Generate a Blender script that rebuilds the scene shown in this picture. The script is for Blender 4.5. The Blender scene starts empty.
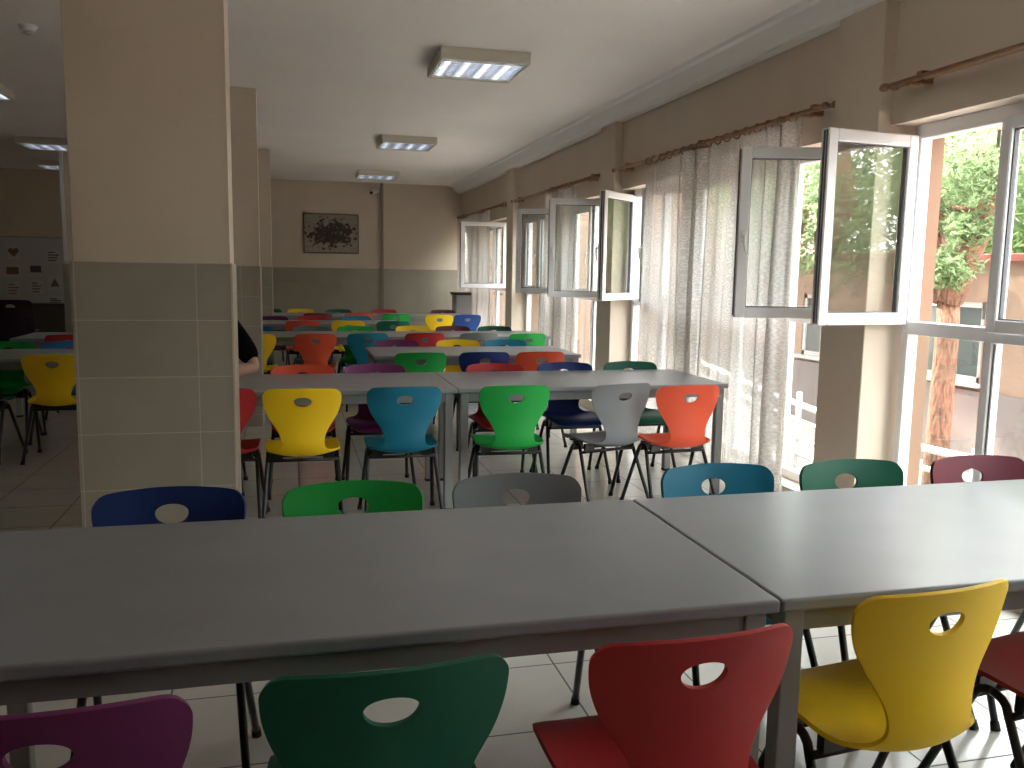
import bpy, bmesh, math, random
from mathutils import Vector, Matrix, noise
R = math.radians
random.seed(7)
SC = bpy.context.scene
COL = SC.collection

# ------------------------------------------------------------------ materials
def new_mat(name):
    m = bpy.data.materials.new(name); m.use_nodes = True
    nt = m.node_tree; b = nt.nodes['Principled BSDF']
    return m, nt, b
def L(nt, a, b): nt.links.new(a, b)
def plain(name, col, rough=.5, metal=0., spec=.5, var=0., vscale=3., bump=0., bscale=60.):
    m, nt, b = new_mat(name)
    b.inputs['Base Color'].default_value = (*col, 1); b.inputs['Roughness'].default_value = rough
    b.inputs['Metallic'].default_value = metal; b.inputs['Specular IOR Level'].default_value = spec
    if var or bump:
        tc = nt.nodes.new('ShaderNodeTexCoord')
    if var:
        n = nt.nodes.new('ShaderNodeTexNoise'); n.inputs['Scale'].default_value = vscale; n.inputs['Detail'].default_value = 5
        L(nt, tc.outputs['Object'], n.inputs['Vector'])
        r = nt.nodes.new('ShaderNodeValToRGB')
        r.color_ramp.elements[0].position = .3; r.color_ramp.elements[1].position = .7
        r.color_ramp.elements[0].color = (*[c * (1 - var) for c in col], 1)
        r.color_ramp.elements[1].color = (*[min(1, c * (1 + var)) for c in col], 1)
        L(nt, n.outputs['Fac'], r.inputs[0]); L(nt, r.outputs[0], b.inputs['Base Color'])
    if bump:
        n = nt.nodes.new('ShaderNodeTexNoise'); n.inputs['Scale'].default_value = bscale
        L(nt, tc.outputs['Object'], n.inputs['Vector'])
        bp = nt.nodes.new('ShaderNodeBump'); bp.inputs['Strength'].default_value = bump; bp.inputs['Distance'].default_value = .002
        L(nt, n.outputs['Fac'], bp.inputs['Height']); L(nt, bp.outputs[0], b.inputs['Normal'])
    return m
def tiled(name, c1, c2, grout, w, h, axes='XY', off=(0, 0), rough=.25, mortar=.003, spec=.5):
    m, nt, b = new_mat(name)
    tc = nt.nodes.new('ShaderNodeTexCoord'); sp = nt.nodes.new('ShaderNodeSeparateXYZ'); cb = nt.nodes.new('ShaderNodeCombineXYZ')
    L(nt, tc.outputs['Object'], sp.inputs[0])
    for i, a in enumerate(axes):
        ad = nt.nodes.new('ShaderNodeMath'); ad.operation = 'ADD'; ad.inputs[1].default_value = off[i]
        L(nt, sp.outputs[a], ad.inputs[0]); L(nt, ad.outputs[0], cb.inputs[i])
    br = nt.nodes.new('ShaderNodeTexBrick'); br.offset = 0; br.squash = 1
    br.inputs['Scale'].default_value = 1; br.inputs['Brick Width'].default_value = w; br.inputs['Row Height'].default_value = h
    br.inputs['Mortar Size'].default_value = mortar; br.inputs['Mortar Smooth'].default_value = .1
    br.inputs['Color1'].default_value = (*c1, 1); br.inputs['Color2'].default_value = (*c2, 1); br.inputs['Mortar'].default_value = (*grout, 1)
    L(nt, cb.outputs[0], br.inputs['Vector'])
    n = nt.nodes.new('ShaderNodeTexNoise'); n.inputs['Scale'].default_value = 4; n.inputs['Detail'].default_value = 6
    L(nt, tc.outputs['Object'], n.inputs['Vector'])
    mx = nt.nodes.new('ShaderNodeMixRGB'); mx.blend_type = 'MULTIPLY'; mx.inputs[0].default_value = .22
    L(nt, br.outputs['Color'], mx.inputs[1]); L(nt, n.outputs['Fac'], mx.inputs[2]); L(nt, mx.outputs[0], b.inputs['Base Color'])
    rr = nt.nodes.new('ShaderNodeMapRange'); rr.inputs['To Min'].default_value = rough; rr.inputs['To Max'].default_value = .8
    L(nt, br.outputs['Fac'], rr.inputs['Value']); L(nt, rr.outputs[0], b.inputs['Roughness'])
    bp = nt.nodes.new('ShaderNodeBump'); bp.inputs['Strength'].default_value = .5; bp.inputs['Distance'].default_value = .003; bp.invert = True
    L(nt, br.outputs['Fac'], bp.inputs['Height']); L(nt, bp.outputs[0], b.inputs['Normal'])
    b.inputs['Specular IOR Level'].default_value = spec
    return m

M = {}
M['paint'] = plain('beige_wall_paint', (.64, .55, .45), .65, var=.04, vscale=2, bump=.15)
M['ceil'] = plain('ceiling_paint', (.87, .82, .79), .7, var=.03, vscale=1.2)
M['cornice'] = plain('cornice_plaster', (.86, .84, .82), .6)
M['floor'] = tiled('floor_tiles', (.60, .585, .54), (.57, .555, .51), (.12, .11, .095), .447, .447, 'XY', (.42, .19), .16, .0035)
M['tileXZ'] = tiled('wall_tiles_front', (.41, .375, .31), (.38, .345, .285), (.58, .52, .43), .53, .27, 'XZ', (.97, .16), .35, .0025)
M['tileYZ'] = tiled('wall_tiles_side', (.41, .375, .31), (.38, .345, .285), (.58, .52, .43), .53, .27, 'YZ', (.4, .16), .35, .0025)
M['tileback'] = tiled('back_wall_tiles', (.36, .33, .265), (.345, .315, .255), (.39, .36, .30), .53, .27, 'XZ', (.97, .16), .3, .002)
M['trimstrip'] = plain('corner_strip', (.62, .54, .45), .4)
M['top'] = plain('grey_laminate', (.255, .272, .298), .29, var=.05, vscale=5, bump=.05, bscale=200)
M['apron'] = plain('grey_painted_steel', (.24, .25, .255), .45)
M['legmetal'] = plain('grey_leg_steel', (.30, .305, .31), .4)
M['black'] = plain('black_tube', (.015, .016, .018), .35)
M['rubber'] = plain('black_rubber', (.02, .02, .02), .8)
M['pvc'] = plain('white_pvc', (.80, .80, .82), .3)
M['gasket'] = plain('dark_gasket', (.10, .10, .11), .6)
M['handle'] = plain('window_handle', (.75, .74, .72), .35)
M['wood'] = plain('brown_wood_pole', (.26, .135, .065), .4, var=.25, vscale=20)
M['lampbody'] = plain('lamp_housing', (.62, .58, .50), .5)
M['louvre'] = plain('louvre_aluminium', (.85, .87, .92), .18, 1.)
M['extpeach'] = plain('peach_render', (.26, .175, .13), .9, var=.05, vscale=3)
M['extpier'] = plain('peach_pier_render', (.15, .085, .052), .9)  # one even peach tone, set low so the pier doesn't blow out
M['extmauve'] = plain('mauve_plinth', (.16, .135, .13), .9, var=.06, vscale=2)
M['redcap'] = plain('red_coping', (.20, .055, .045), .8)
M['brickfar'] = tiled('far_brick', (.26, .15, .12), (.22, .12, .10), (.3, .25, .22), .5, .2, 'YZ', (0, 0), .9, .02)
M['ground'] = plain('courtyard_concrete', (.36, .32, .29), .95, var=.12, vscale=1)
M['whitepaint'] = plain('white_railing_paint', (.45, .44, .43), .5)
M['darkglass'] = plain('dark_window_glass', (.08, .10, .10), .08)
M['skin'] = plain('skin', (.52, .31, .23), .5)
M['shirt'] = plain('black_cotton', (.004, .004, .005), .95, spec=.1)
M['denim'] = plain('dark_denim', (.03, .045, .08), .9)
M['hair'] = plain('dark_hair', (.02, .014, .01), .5)
M['white'] = plain('white_board', (.52, .52, .52), .6)
M['paper'] = plain('paper', (.60, .58, .54), .8)
M['ink'] = plain('dark_print', (.10, .09, .09), .8)
M['ink2'] = plain('brown_print', (.20, .16, .11), .8)
M['cabinet'] = plain('dark_cabinet', (.06, .055, .045), .5)
M['greybox'] = plain('grey_box_paint', (.42, .41, .42), .5)
M['conduit'] = plain('grey_brown_conduit', (.22, .17, .13), .6)

def glass_mat(name, tint=(.93, .95, .94), refl=.085):
    m = bpy.data.materials.new(name); m.use_nodes = True; nt = m.node_tree; nt.nodes.clear()
    out = nt.nodes.new('ShaderNodeOutputMaterial'); mx = nt.nodes.new('ShaderNodeMixShader')
    tr = nt.nodes.new('ShaderNodeBsdfTransparent'); tr.inputs[0].default_value = (*tint, 1)
    gl = nt.nodes.new('ShaderNodeBsdfGlossy'); gl.inputs['Roughness'].default_value = .01
    lw = nt.nodes.new('ShaderNodeLayerWeight'); lw.inputs['Blend'].default_value = .5
    pw = nt.nodes.new('ShaderNodeMath'); pw.operation = 'POWER'; pw.inputs[1].default_value = 5; L(nt, lw.outputs['Facing'], pw.inputs[0])
    fr = nt.nodes.new('ShaderNodeMath'); fr.operation = 'MULTIPLY_ADD'; fr.inputs[1].default_value = .9; fr.inputs[2].default_value = refl; L(nt, pw.outputs[0], fr.inputs[0])
    L(nt, fr.outputs[0], mx.inputs[0]); L(nt, tr.outputs[0], mx.inputs[1]); L(nt, gl.outputs[0], mx.inputs[2]); L(nt, mx.outputs[0], out.inputs[0])
    return m
M['glass'] = glass_mat('clear_window_glass')

def lace_mat():
    m = bpy.data.materials.new('lace_curtain_fabric'); m.use_nodes = True; nt = m.node_tree; nt.nodes.clear()
    N = nt.nodes.new
    out = N('ShaderNodeOutputMaterial'); uv = N('ShaderNodeTexCoord')
    mp = N('ShaderNodeMapping'); mp.inputs['Scale'].default_value = (1, 1, 1); L(nt, uv.outputs['UV'], mp.inputs[0])
    vo = N('ShaderNodeTexVoronoi'); vo.inputs['Scale'].default_value = 19; vo.inputs['Randomness'].default_value = .45; L(nt, mp.outputs[0], vo.inputs['Vector'])
    # concentric rings out of the distance to each motif's centre
    mu = N('ShaderNodeMath'); mu.operation = 'MULTIPLY'; mu.inputs[1].default_value = 22; L(nt, vo.outputs['Distance'], mu.inputs[0])
    sn = N('ShaderNodeMath'); sn.operation = 'SINE'; L(nt, mu.outputs[0], sn.inputs[0])
    rg = N('ShaderNodeMapRange'); rg.inputs['From Min'].default_value = -.2; rg.inputs['From Max'].default_value = .5
    L(nt, sn.outputs[0], rg.inputs['Value'])
    wv = N('ShaderNodeTexNoise'); wv.inputs['Scale'].default_value = 120; L(nt, mp.outputs[0], wv.inputs['Vector'])
    op = N('ShaderNodeMapRange'); op.inputs['To Min'].default_value = .72; op.inputs['To Max'].default_value = .91; L(nt, rg.outputs[0], op.inputs['Value'])
    ad = N('ShaderNodeMath'); ad.operation = 'MULTIPLY_ADD'; ad.inputs[1].default_value = .3; L(nt, wv.outputs['Fac'], ad.inputs[0])
    sb = N('ShaderNodeMath'); sb.operation = 'SUBTRACT'; sb.inputs[1].default_value = .15; L(nt, op.outputs[0], sb.inputs[0]); L(nt, sb.outputs[0], ad.inputs[2])
    tl = N('ShaderNodeBsdfTranslucent'); tl.inputs[0].default_value = (.60, .59, .58, 1)
    df = N('ShaderNodeBsdfDiffuse'); df.inputs[0].default_value = (.72, .66, .60, 1)
    m1 = N('ShaderNodeMixShader'); m1.inputs[0].default_value = .5; L(nt, tl.outputs[0], m1.inputs[1]); L(nt, df.outputs[0], m1.inputs[2])
    tr = N('ShaderNodeBsdfTransparent'); m2 = N('ShaderNodeMixShader')
    L(nt, ad.outputs[0], m2.inputs[0]); L(nt, tr.outputs[0], m2.inputs[1]); L(nt, m1.outputs[0], m2.inputs[2]); L(nt, m2.outputs[0], out.inputs[0])
    return m
M['lace'] = lace_mat()

def emis(name, col, s):
    m, nt, b = new_mat(name); b.inputs['Base Color'].default_value = (*col, 1)
    b.inputs['Emission Color'].default_value = (*col, 1); b.inputs['Emission Strength'].default_value = s
    return m
M['tube'] = emis('fluorescent_tube', (.9, .95, 1), .8)

def bark_mat():
    m, nt, b = new_mat('pine_bark'); N = nt.nodes.new
    tc = N('ShaderNodeTexCoord'); mp = N('ShaderNodeMapping'); mp.inputs['Scale'].default_value = (20, 20, 5); L(nt, tc.outputs['Object'], mp.inputs[0])
    n = N('ShaderNodeTexNoise'); n.inputs['Scale'].default_value = 2.2; n.inputs['Detail'].default_value = 8; L(nt, mp.outputs[0], n.inputs['Vector'])
    r = N('ShaderNodeValToRGB'); e = r.color_ramp.elements
    e[0].position = .33; e[0].color = (.08, .045, .03, 1); e[1].position = .66; e[1].color = (.26, .13, .08, 1)
    L(nt, n.outputs['Fac'], r.inputs[0]); L(nt, r.outputs[0], b.inputs['Base Color']); b.inputs['Roughness'].default_value = .95
    bp = N('ShaderNodeBump'); bp.inputs['Strength'].default_value = .8; bp.inputs['Distance'].default_value = .03
    L(nt, n.outputs['Fac'], bp.inputs['Height']); L(nt, bp.outputs[0], b.inputs['Normal'])
    return m
M['bark'] = bark_mat()
def leaf_mat(name, c):
    m = bpy.data.materials.new(name); m.use_nodes = True; nt = m.node_tree; nt.nodes.clear(); N = nt.nodes.new
    out = N('ShaderNodeOutputMaterial'); mx = N('ShaderNodeMixShader'); mx.inputs[0].default_value = .5
    tc = N('ShaderNodeTexCoord'); n = N('ShaderNodeTexNoise'); n.inputs['Scale'].default_value = 1.3; L(nt, tc.outputs['Object'], n.inputs['Vector'])
    r = N('ShaderNodeValToRGB'); r.color_ramp.elements[0].position = .35; r.color_ramp.elements[1].position = .65
    r.color_ramp.elements[0].color = (*[v * .6 for v in c], 1); r.color_ramp.elements[1].color = (*c, 1); L(nt, n.outputs['Fac'], r.inputs[0])
    d = N('ShaderNodeBsdfDiffuse'); t = N('ShaderNodeBsdfTranslucent'); L(nt, r.outputs[0], d.inputs[0]); L(nt, r.outputs[0], t.inputs[0])
    L(nt, d.outputs[0], mx.inputs[1]); L(nt, t.outputs[0], mx.inputs[2]); L(nt, mx.outputs[0], out.inputs[0])
    return m
M['leaf'] = leaf_mat('pine_needles', (.20, .28, .14))
M['leaf2'] = leaf_mat('shrub_leaves', (.17, .25, .10))

CH = {'yellow': (.90, .60, .010), 'orange red': (.68, .085, .035), 'red': (.42, .022, .025), 'maroon': (.15, .022, .04),
      'dark purple': (.10, .014, .055), 'purple': (.165, .025, .12), 'bright green': (.012, .36, .06), 'dark green': (.008, .12, .075),
      'teal': (.006, .165, .27), 'navy': (.010, .035, .17), 'blue': (.02, .09, .36), 'grey': (.19, .205, .22), 'dark plum': (.024, .008, .017), 'light blue': (.03, .17, .38), 'slate grey': (.12, .17, .20)}
for k, c in CH.items():
    M['ch_' + k] = plain('plastic_' + k.replace(' ', '_'), c, .5, bump=.12, bscale=500, spec=.3)

# ------------------------------------------------------------------ builders
def tag(o, label=None, cat=None, group=None, kind=None):
    if label: o['label'] = label
    if cat: o['category'] = cat
    if group: o['group'] = group
    if kind: o['kind'] = kind
    return o
def empty(name, loc=(0, 0, 0), rz=0, **k):
    o = bpy.data.objects.new(name, None); COL.objects.link(o); o.location = loc; o.rotation_euler = (0, 0, rz)
    o.empty_display_size = .1
    return tag(o, **k)
class MB:
    def __init__(s): s.bm = bmesh.new(); s.mi = 0; s.mats = []
    def box(s, x0, x1, y0, y1, z0, z1, bev=0, seg=2, mi=0):
        vs = [s.bm.verts.new((x, y, z)) for z in (z0, z1) for y in (y0, y1) for x in (x0, x1)]
        F = [(0, 2, 3, 1), (4, 5, 7, 6), (0, 1, 5, 4), (2, 6, 7, 3), (0, 4, 6, 2), (1, 3, 7, 5)]
        fs = [s.bm.faces.new([vs[i] for i in f]) for f in F]
        for f in fs: f.material_index = mi
        if bev:
            es = list({e for f in fs for e in f.edges})
            r = bmesh.ops.bevel(s.bm, geom=es, offset=bev, segments=seg, profile=.5, affect='EDGES')
            for f in r['faces']: f.material_index = mi
        return s
    def tube(s, pts, r, n=10, mi=0, caps=True):
        pts = [Vector(p) for p in pts]; rr = r if isinstance(r, (list, tuple)) else [r] * len(pts)
        rings = []; up = None
        for i, p in enumerate(pts):
            a = pts[max(i - 1, 0)]; b = pts[min(i + 1, len(pts) - 1)]; t = (b - a).normalized()
            if up is None:
                up = Vector((0, 0, 1)) if abs(t.z) < .9 else Vector((1, 0, 0))
            u = (up - t * up.dot(t)).normalized(); w = t.cross(u); up = u
            rings.append([s.bm.verts.new(p + (u * math.cos(2 * math.pi * k / n) + w * math.sin(2 * math.pi * k / n)) * rr[i]) for k in range(n)])
        for a, b in zip(rings, rings[1:]):
            for k in range(n):
                f = s.bm.faces.new((a[k], a[(k + 1) % n], b[(k + 1) % n], b[k])); f.smooth = True; f.material_index = mi
        if caps:
            f = s.bm.faces.new(rings[0][::-1]); f.material_index = mi
            f = s.bm.faces.new(rings[-1]); f.material_index = mi
        return s
    def torus(s, c, R_, r, axis='Y', n=16, m=6):
        pts = []
        for k in range(n + 1):
            a = 2 * math.pi * k / n
            d = (math.cos(a) * R_, 0, math.sin(a) * R_) if axis == 'Y' else (0, math.cos(a) * R_, math.sin(a) * R_)
            pts.append((c[0] + d[0], c[1] + d[1], c[2] + d[2]))
        return s.tube(pts, r, m, caps=False)
    def sphere(s, c, r, sx=1, sy=1, sz=1, u=14, v=10):
        res = bmesh.ops.create_uvsphere(s.bm, u_segments=u, v_segments=v, radius=r)
        for vv in res['verts']: vv.co = Vector((vv.co.x * sx + c[0], vv.co.y * sy + c[1], vv.co.z * sz + c[2]))
        for f in {f for vv in res['verts'] for f in vv.link_faces}: f.smooth = True
        return s
    def prism(s, poly, axis, a, b):
        def mk(p, t): return (t, p[0], p[1]) if axis == 'X' else ((p[0], t, p[1]) if axis == 'Y' else (p[0], p[1], t))
        v0 = [s.bm.verts.new(mk(p, a)) for p in poly]; v1 = [s.bm.verts.new(mk(p, b)) for p in poly]
        s.bm.faces.new(v0); s.bm.faces.new(v1[::-1]); n = len(poly)
        for i in range(n): s.bm.faces.new((v0[i], v1[i], v1[(i + 1) % n], v0[(i + 1) % n]))
        return s
    def build(s, name, mat, parent=None, loc=None, **k):
        bmesh.ops.recalc_face_normals(s.bm, faces=s.bm.faces)
        me = bpy.data.meshes.new(name); s.bm.to_mesh(me); s.bm.free()
        for m_ in (mat if isinstance(mat, (list, tuple)) else [mat]): me.materials.append(m_)
        o = bpy.data.objects.new(name, me); COL.objects.link(o)
        if parent: o.parent = parent
        if loc: o.location = loc
        return tag(o, **k)
def copy_tree(o, parent=None):
    c = o.copy(); COL.objects.link(c); c.parent = parent
    for ch in list(o.children): copy_tree(ch, c)
    return c

# ------------------------------------------------------------------ room shell
XL, YF, YB, ZC = -6.4, -1.6, 16.2, 3.0
MB().box(XL, 3.46, YF, YB, -.2, 0).build('floor', M['floor'], kind='structure', label='light glossy square floor tiles with dark grout')
MB().box(XL - .2, 3.46, YF - .2, YB + .2, ZC, ZC + .25).build('ceiling', M['ceil'], kind='structure', label='plain off-white painted ceiling')
MB().box(XL - .2, XL, YF - .2, YB + .2, -.2, ZC).build('wall_left', M['paint'], kind='structure', label='dim wall far on the left')
MB().box(XL, 3.46, YF - .2, YF, -.2, ZC).build('wall_front', M['paint'], kind='structure', label='wall behind the viewer')
wb = MB().box(XL, 3.46, YB, YB + .2, -.2, ZC).build('wall_back', M['paint'], kind='structure', label='beige far wall with tiled lower half')
MB().box(XL, 3.2, YB - .012, YB, 0, 1.46).build('tile_wainscot', M['tileback'], wb)
# the window wall: beam over the windows and low sill under them
wr = MB().box(3.08, 3.46, YF, YB, 2.24, ZC).box(3.06, 3.42, YF, YB, 0, .10).build('wall_right', M['paint'], kind='structure', label='beige beam above and low sill below the row of windows')
MB().box(3.0, 3.42, YF, -.2, .10, 2.24).build('wall_right', M['paint'], kind='structure')
def pillar(x0, x1, y0, y1, tile=True, label=None):
    p = MB().box(x0, x1, y0, y1, 0, ZC, .004, 1).build('pillar', M['paint'], kind='structure', label=label)
    if tile:
        e = .010
        MB().box(x0 - e, x1 + e, y0 - e, y0, 0, 1.46).build('tile_cladding', M['tileXZ'], p)
        MB().box(x0 - e, x1 + e, y1, y1 + e, 0, 1.46).build('tile_cladding', M['tileXZ'], p)
        MB().box(x1, x1 + e, y0, y1, 0, 1.46).build('tile_cladding', M['tileYZ'], p)
        MB().box(x0 - e, x0, y0, y1, 0, 1.46).build('tile_cladding', M['tileYZ'], p)
        MB().box(x1 + e - .006, x1 + e + .004, y0 - e - .004, y0 - e + .006, 0, 1.462).build('corner_strip', M['trimstrip'], p)
        MB().box(x1 - .006, x1 + .003, y0 - .003, y0 + .006, 1.462, ZC).build('corner_strip', M['trimstrip'], p)
    return p
pillar(-.975, -.288, 4.40, 4.74, label='big square beige pillar in the foreground, tiled to chest height')
pillar(-.93, -.283, 8.20, 8.50, label='second square pillar behind the foreground one, tiled below')
pillar(-.93, -.262, 12.20, 12.50, label='third square pillar, nearest the far wall')
pillar(-2.97, -2.32, 12.90, 13.20, label='square pillar standing in the dark left part of the hall')
for a, b, n in ((4.1, 4.5, 'wall pillar beside the nearest open window'), (8.0, 8.4, 'wall pillar left of the lace curtain'), (11.95, 12.32, 'wall pillar beside the farthest window'), (-.25, .38, 'wall pillar next to the viewer')):
    pillar(3.0, 3.40, a, b, False, n)
# cornice
MB().prism([(3.09, 2.87), (3.0, 2.87), (2.995, 2.885), (2.965, 2.90), (2.93, 2.935), (2.905, 2.975), (2.86, 2.982), (2.845, 3.0), (3.09, 3.0)], 'Y', YF, YB).build('trim_1', M['cornice'], kind='structure', label='pale plaster cornice along the window side of the ceiling')

# ------------------------------------------------------------------ windows
SASH_Z0, SASH_Z1 = 1.195, 2.185
def make_sash(w, handle=True):
    """hinged at its local origin, extends along +X, thickness along Y (interior face at y<0)"""
    s = MB(); f = .062
    s.box(0, f, -.03, .03, SASH_Z0, SASH_Z1, .006, 1).box(w - f, w, -.03, .03, SASH_Z0, SASH_Z1, .006, 1)
    s.box(f - .002, w - f + .002, -.029, .029, SASH_Z0, SASH_Z0 + f, .005, 1).box(f - .002, w - f + .002, -.029, .029, SASH_Z1 - f, SASH_Z1, .005, 1)
    o = s.build('sash', M['pvc'])
    g = MB()
    g.box(w - .001, w + .003, -.008, .004, SASH_Z0 + .01, SASH_Z1 - .01).box(w - .001, w + .004, .014, .022, SASH_Z0 + .01, SASH_Z1 - .01)
    g.box(f, f + .006, -.012, .012, SASH_Z0 + f, SASH_Z1 - f).box(w - f - .006, w - f, -.012, .012, SASH_Z0 + f, SASH_Z1 - f)
    g.box(f, w - f, -.012, .012, SASH_Z0 + f, SASH_Z0 + f + .006).box(f, w - f, -.012, .012, SASH_Z1 - f - .006, SASH_Z1 - f)
    g.build('gasket', M['gasket'], o)
    MB().box(f + .002, w - f - .002, -.004, .004, SASH_Z0 + f, SASH_Z1 - f).build('pane', M['glass'], o)
    h = MB(); zc = (SASH_Z0 + SASH_Z1) / 2 - .02
    h.box(w - .045, w - .018, -.04, -.03, zc - .035, zc + .035, .004, 1).tube([(w - .031, -.036, zc), (w - .031, -.062, zc)], .008, 8)
    h.tube([(w - .031, -.060, zc + .008), (w - .033, -.064, zc - .03), (w - .04, -.064, zc - .08), (w - .055, -.062, zc - .12)], [.009, .009, .008, .006], 8)
    h.build('handle', M['handle'], o)
    hg = MB()
    for z in (SASH_Z0 + .1, SASH_Z1 - .1): hg.tube([(-.004, -.034, z - .04), (-.004, -.034, z + .04)], .008, 8)
    hg.build('hinge', M['handle'], o)
    return o
XW = 3.20
def window(idx, y0, y1, n, opened, label):
    """opened: {column index from the near end: (hinge side 'near'/'far', angle)}"""
    w = empty('window_%d' % idx, (XW, y0, 0), kind='structure', label=label)
    def B(mb, a, b, x0, x1, z0, z1): mb.box(x0, x1, a - y0, b - y0, z0, z1, .004, 1)
    st = (y1 - y0) / n; f = MB()
    B(f, y0, y1, 0, .07, .10, .16); B(f, y0, y1, 0, .07, 1.145, 1.215); B(f, y0, y1, 0, .07, 2.165, 2.24)
    for k in range(n + 1):
        c = y0 + k * st; c = min(max(c, y0 + .025), y1 - .025)
        B(f, c - .025, c + .025, .001, .069, .15, 2.20)
    f.build('frame', M['pvc'], w)
    gk = MB()
    for k in range(n):
        a, b = k * st + .027, (k + 1) * st - .027
        gk.box(.012, .020, a, a + .008, .165, 1.14).box(.012, .020, b - .008, b, .165, 1.14)
    gk.build('gasket', M['gasket'], w)
    for k in range(n):
        MB().box(.03, .038, k * st + .025, (k + 1) * st - .025, .16, 1.145).build('pane', M['glass'], w)
        side, ang = opened.get(k, ('far', 0))
        sw = st - .02; s = make_sash(sw)
        if side == 'far':      # hinge at far edge; closed sash extends toward -Y ; interior face toward -X
            # local +X -> -Y : rotation -90 ; interior (-Y local) -> -X
            s.parent = w; s.location = (-.005, (k + 1) * st - .01, 0); s.rotation_euler = (0, 0, R(-90 - ang))
        else:                  # hinge at near edge; mirror so that the interior face stays inward
            s.parent = w; s.location = (-.005, k * st + .01, 0); s.rotation_euler = (0, 0, R(90 + ang)); s.scale = (1, -1, 1)
    return w
window(1, .40, 4.06, 6, {5: ('far', 83)}, 'nearest window, its left casement swung open into the room')
window(2, 4.53, 7.97, 5, {0: ('near', 73), 3: ('near', 17), 4: ('far', 47)}, 'window behind the lace curtain with casements open at both ends')
window(3, 8.43, 11.92, 5, {0: ('near', 80), 2: ('near', 60)}, 'third window with an open casement beside the wall pillar')
window(4, 12.36, 16.1, 5, {0: ('far', 87)}, 'farthest window with one white casement open toward the viewer')

# ------------------------------------------------------------------ curtain rods and curtains
def rod(y0, y1, label, ring_ys=()):
    e = empty('curtain_rod', (2.985, y0, 2.41), label=label, cat='curtain rod', group='wooden curtain rods above the windows')
    Ln = y1 - y0
    for k, (dx, dz) in enumerate(((-.02, .0), (.045, .012))):
        MB().tube([(dx, 0, dz), (dx, Ln, dz)], .014, 12).build('pole', M['wood'], e)
        for yy, s in ((0, -1), (Ln, 1)):
            MB().tube([(dx, yy - s * .01, dz), (dx, yy + s * .015, dz), (dx, yy + s * .03, dz), (dx, yy + s * .05, dz)], [.014, .022, .022, .012], 12).build('finial', M['wood'], e)
    for yy in (.18, Ln / 2, Ln - .18):
        MB().box(.02, .095, yy - .02, yy + .02, -.02, .045, .004, 1).box(-.04, .03, yy - .012, yy + .012, -.03, -.016, .003, 1).build('bracket', M['wood'], e)
    return e
rod(.45, 4.0, 'double wooden curtain rod over the nearest window, no curtain')
rod(4.56, 7.90, 'double wooden curtain rod carrying the big lace curtain')
rod(8.50, 11.85, 'double wooden curtain rod over the third window')
rod(12.40, 15.9, 'short double wooden curtain rod over the farthest window')

def curtain(y0, y1, zt, zb, x, amp, folds, label, flare=0., rings=10, seed=1, topfn=None, density=None):
    rnd = random.Random(seed); ph = [rnd.uniform(0, 6.28) for _ in range(6)]
    nu, nv = int(folds * 12), 24
    bm = bmesh.new(); uv = bm.loops.layers.uv.new('UVMap'); V = []
    tot = y1 - y0
    for j in range(nv + 1):
        v = j / nv; row = []
        for i in range(nu + 1):
            u = i / nu
            uu = u if density is None else density(u)
            a = amp * (.62 + .38 * math.sin(11 * u + ph[0]) + .18 * math.sin(23 * u + ph[4])) * (.7 + .4 * v)
            xx = x + a * math.sin(2 * math.pi * folds * u + 1.6 * math.sin(7 * u + ph[1]) + .9 * math.sin(17 * u + ph[5]) + .5 * v * math.sin(9 * u)) + .012 * math.sin(13 * u + 3 * v + ph[2])
            yy = y0 + tot * (uu + (flare * (uu - .5) * v)) + .85 * a * math.sin(4 * math.pi * folds * u + ph[3])
            zz = zt - (zt - zb) * v - (topfn(u) * (1 - v) if topfn else 0)
            row.append(bm.verts.new((xx, yy, zz)))
        V.append(row)
    for j in range(nv):
        for i in range(nu):
            f = bm.faces.new((V[j][i], V[j][i + 1], V[j + 1][i + 1], V[j + 1][i])); f.smooth = True
            for l, (a, b) in zip(f.loops, ((i, j), (i + 1, j), (i + 1, j + 1), (i, j + 1))): l[uv].uv = (a / nu * tot * 1.15, b / nv * (zt - zb))
    me = bpy.data.meshes.new('lace_curtain'); bm.to_mesh(me); bm.free(); me.materials.append(M['lace'])
    o = bpy.data.objects.new('lace_curtain', me); COL.objects.link(o); tag(o, label, 'curtain')
    for k in range(rings):
        u = (k + .5) / rings; uu = u if density is None else density(u)
        MB().torus((2.965, y0 + tot * uu, 2.398), .027, .005, 'Y').build('curtain_ring', M['wood'], o)
    return o
def dens2(u): return .5 * u + .5 * (u ** 1.0) - .03 * math.sin(2 * math.pi * u)
curtain(4.80, 7.16, 2.37, .05, 2.965, .05, 13, 'wide white lace curtain with ring pattern beside the nearest wall pillar', rings=17, seed=4,
        topfn=lambda u: .10 * max(0, (u - .8) / .2) ** 2)
curtain(9.15, 10.25, 2.37, .06, 2.975, .05, 9, 'narrow lace curtain bunched at the third window', rings=7, seed=9, flare=.1)
curtain(13.25, 15.8, 2.37, .06, 2.97, .045, 12, 'lace curtain gathered at the farthest window', rings=5, seed=12, flare=0)

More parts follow.
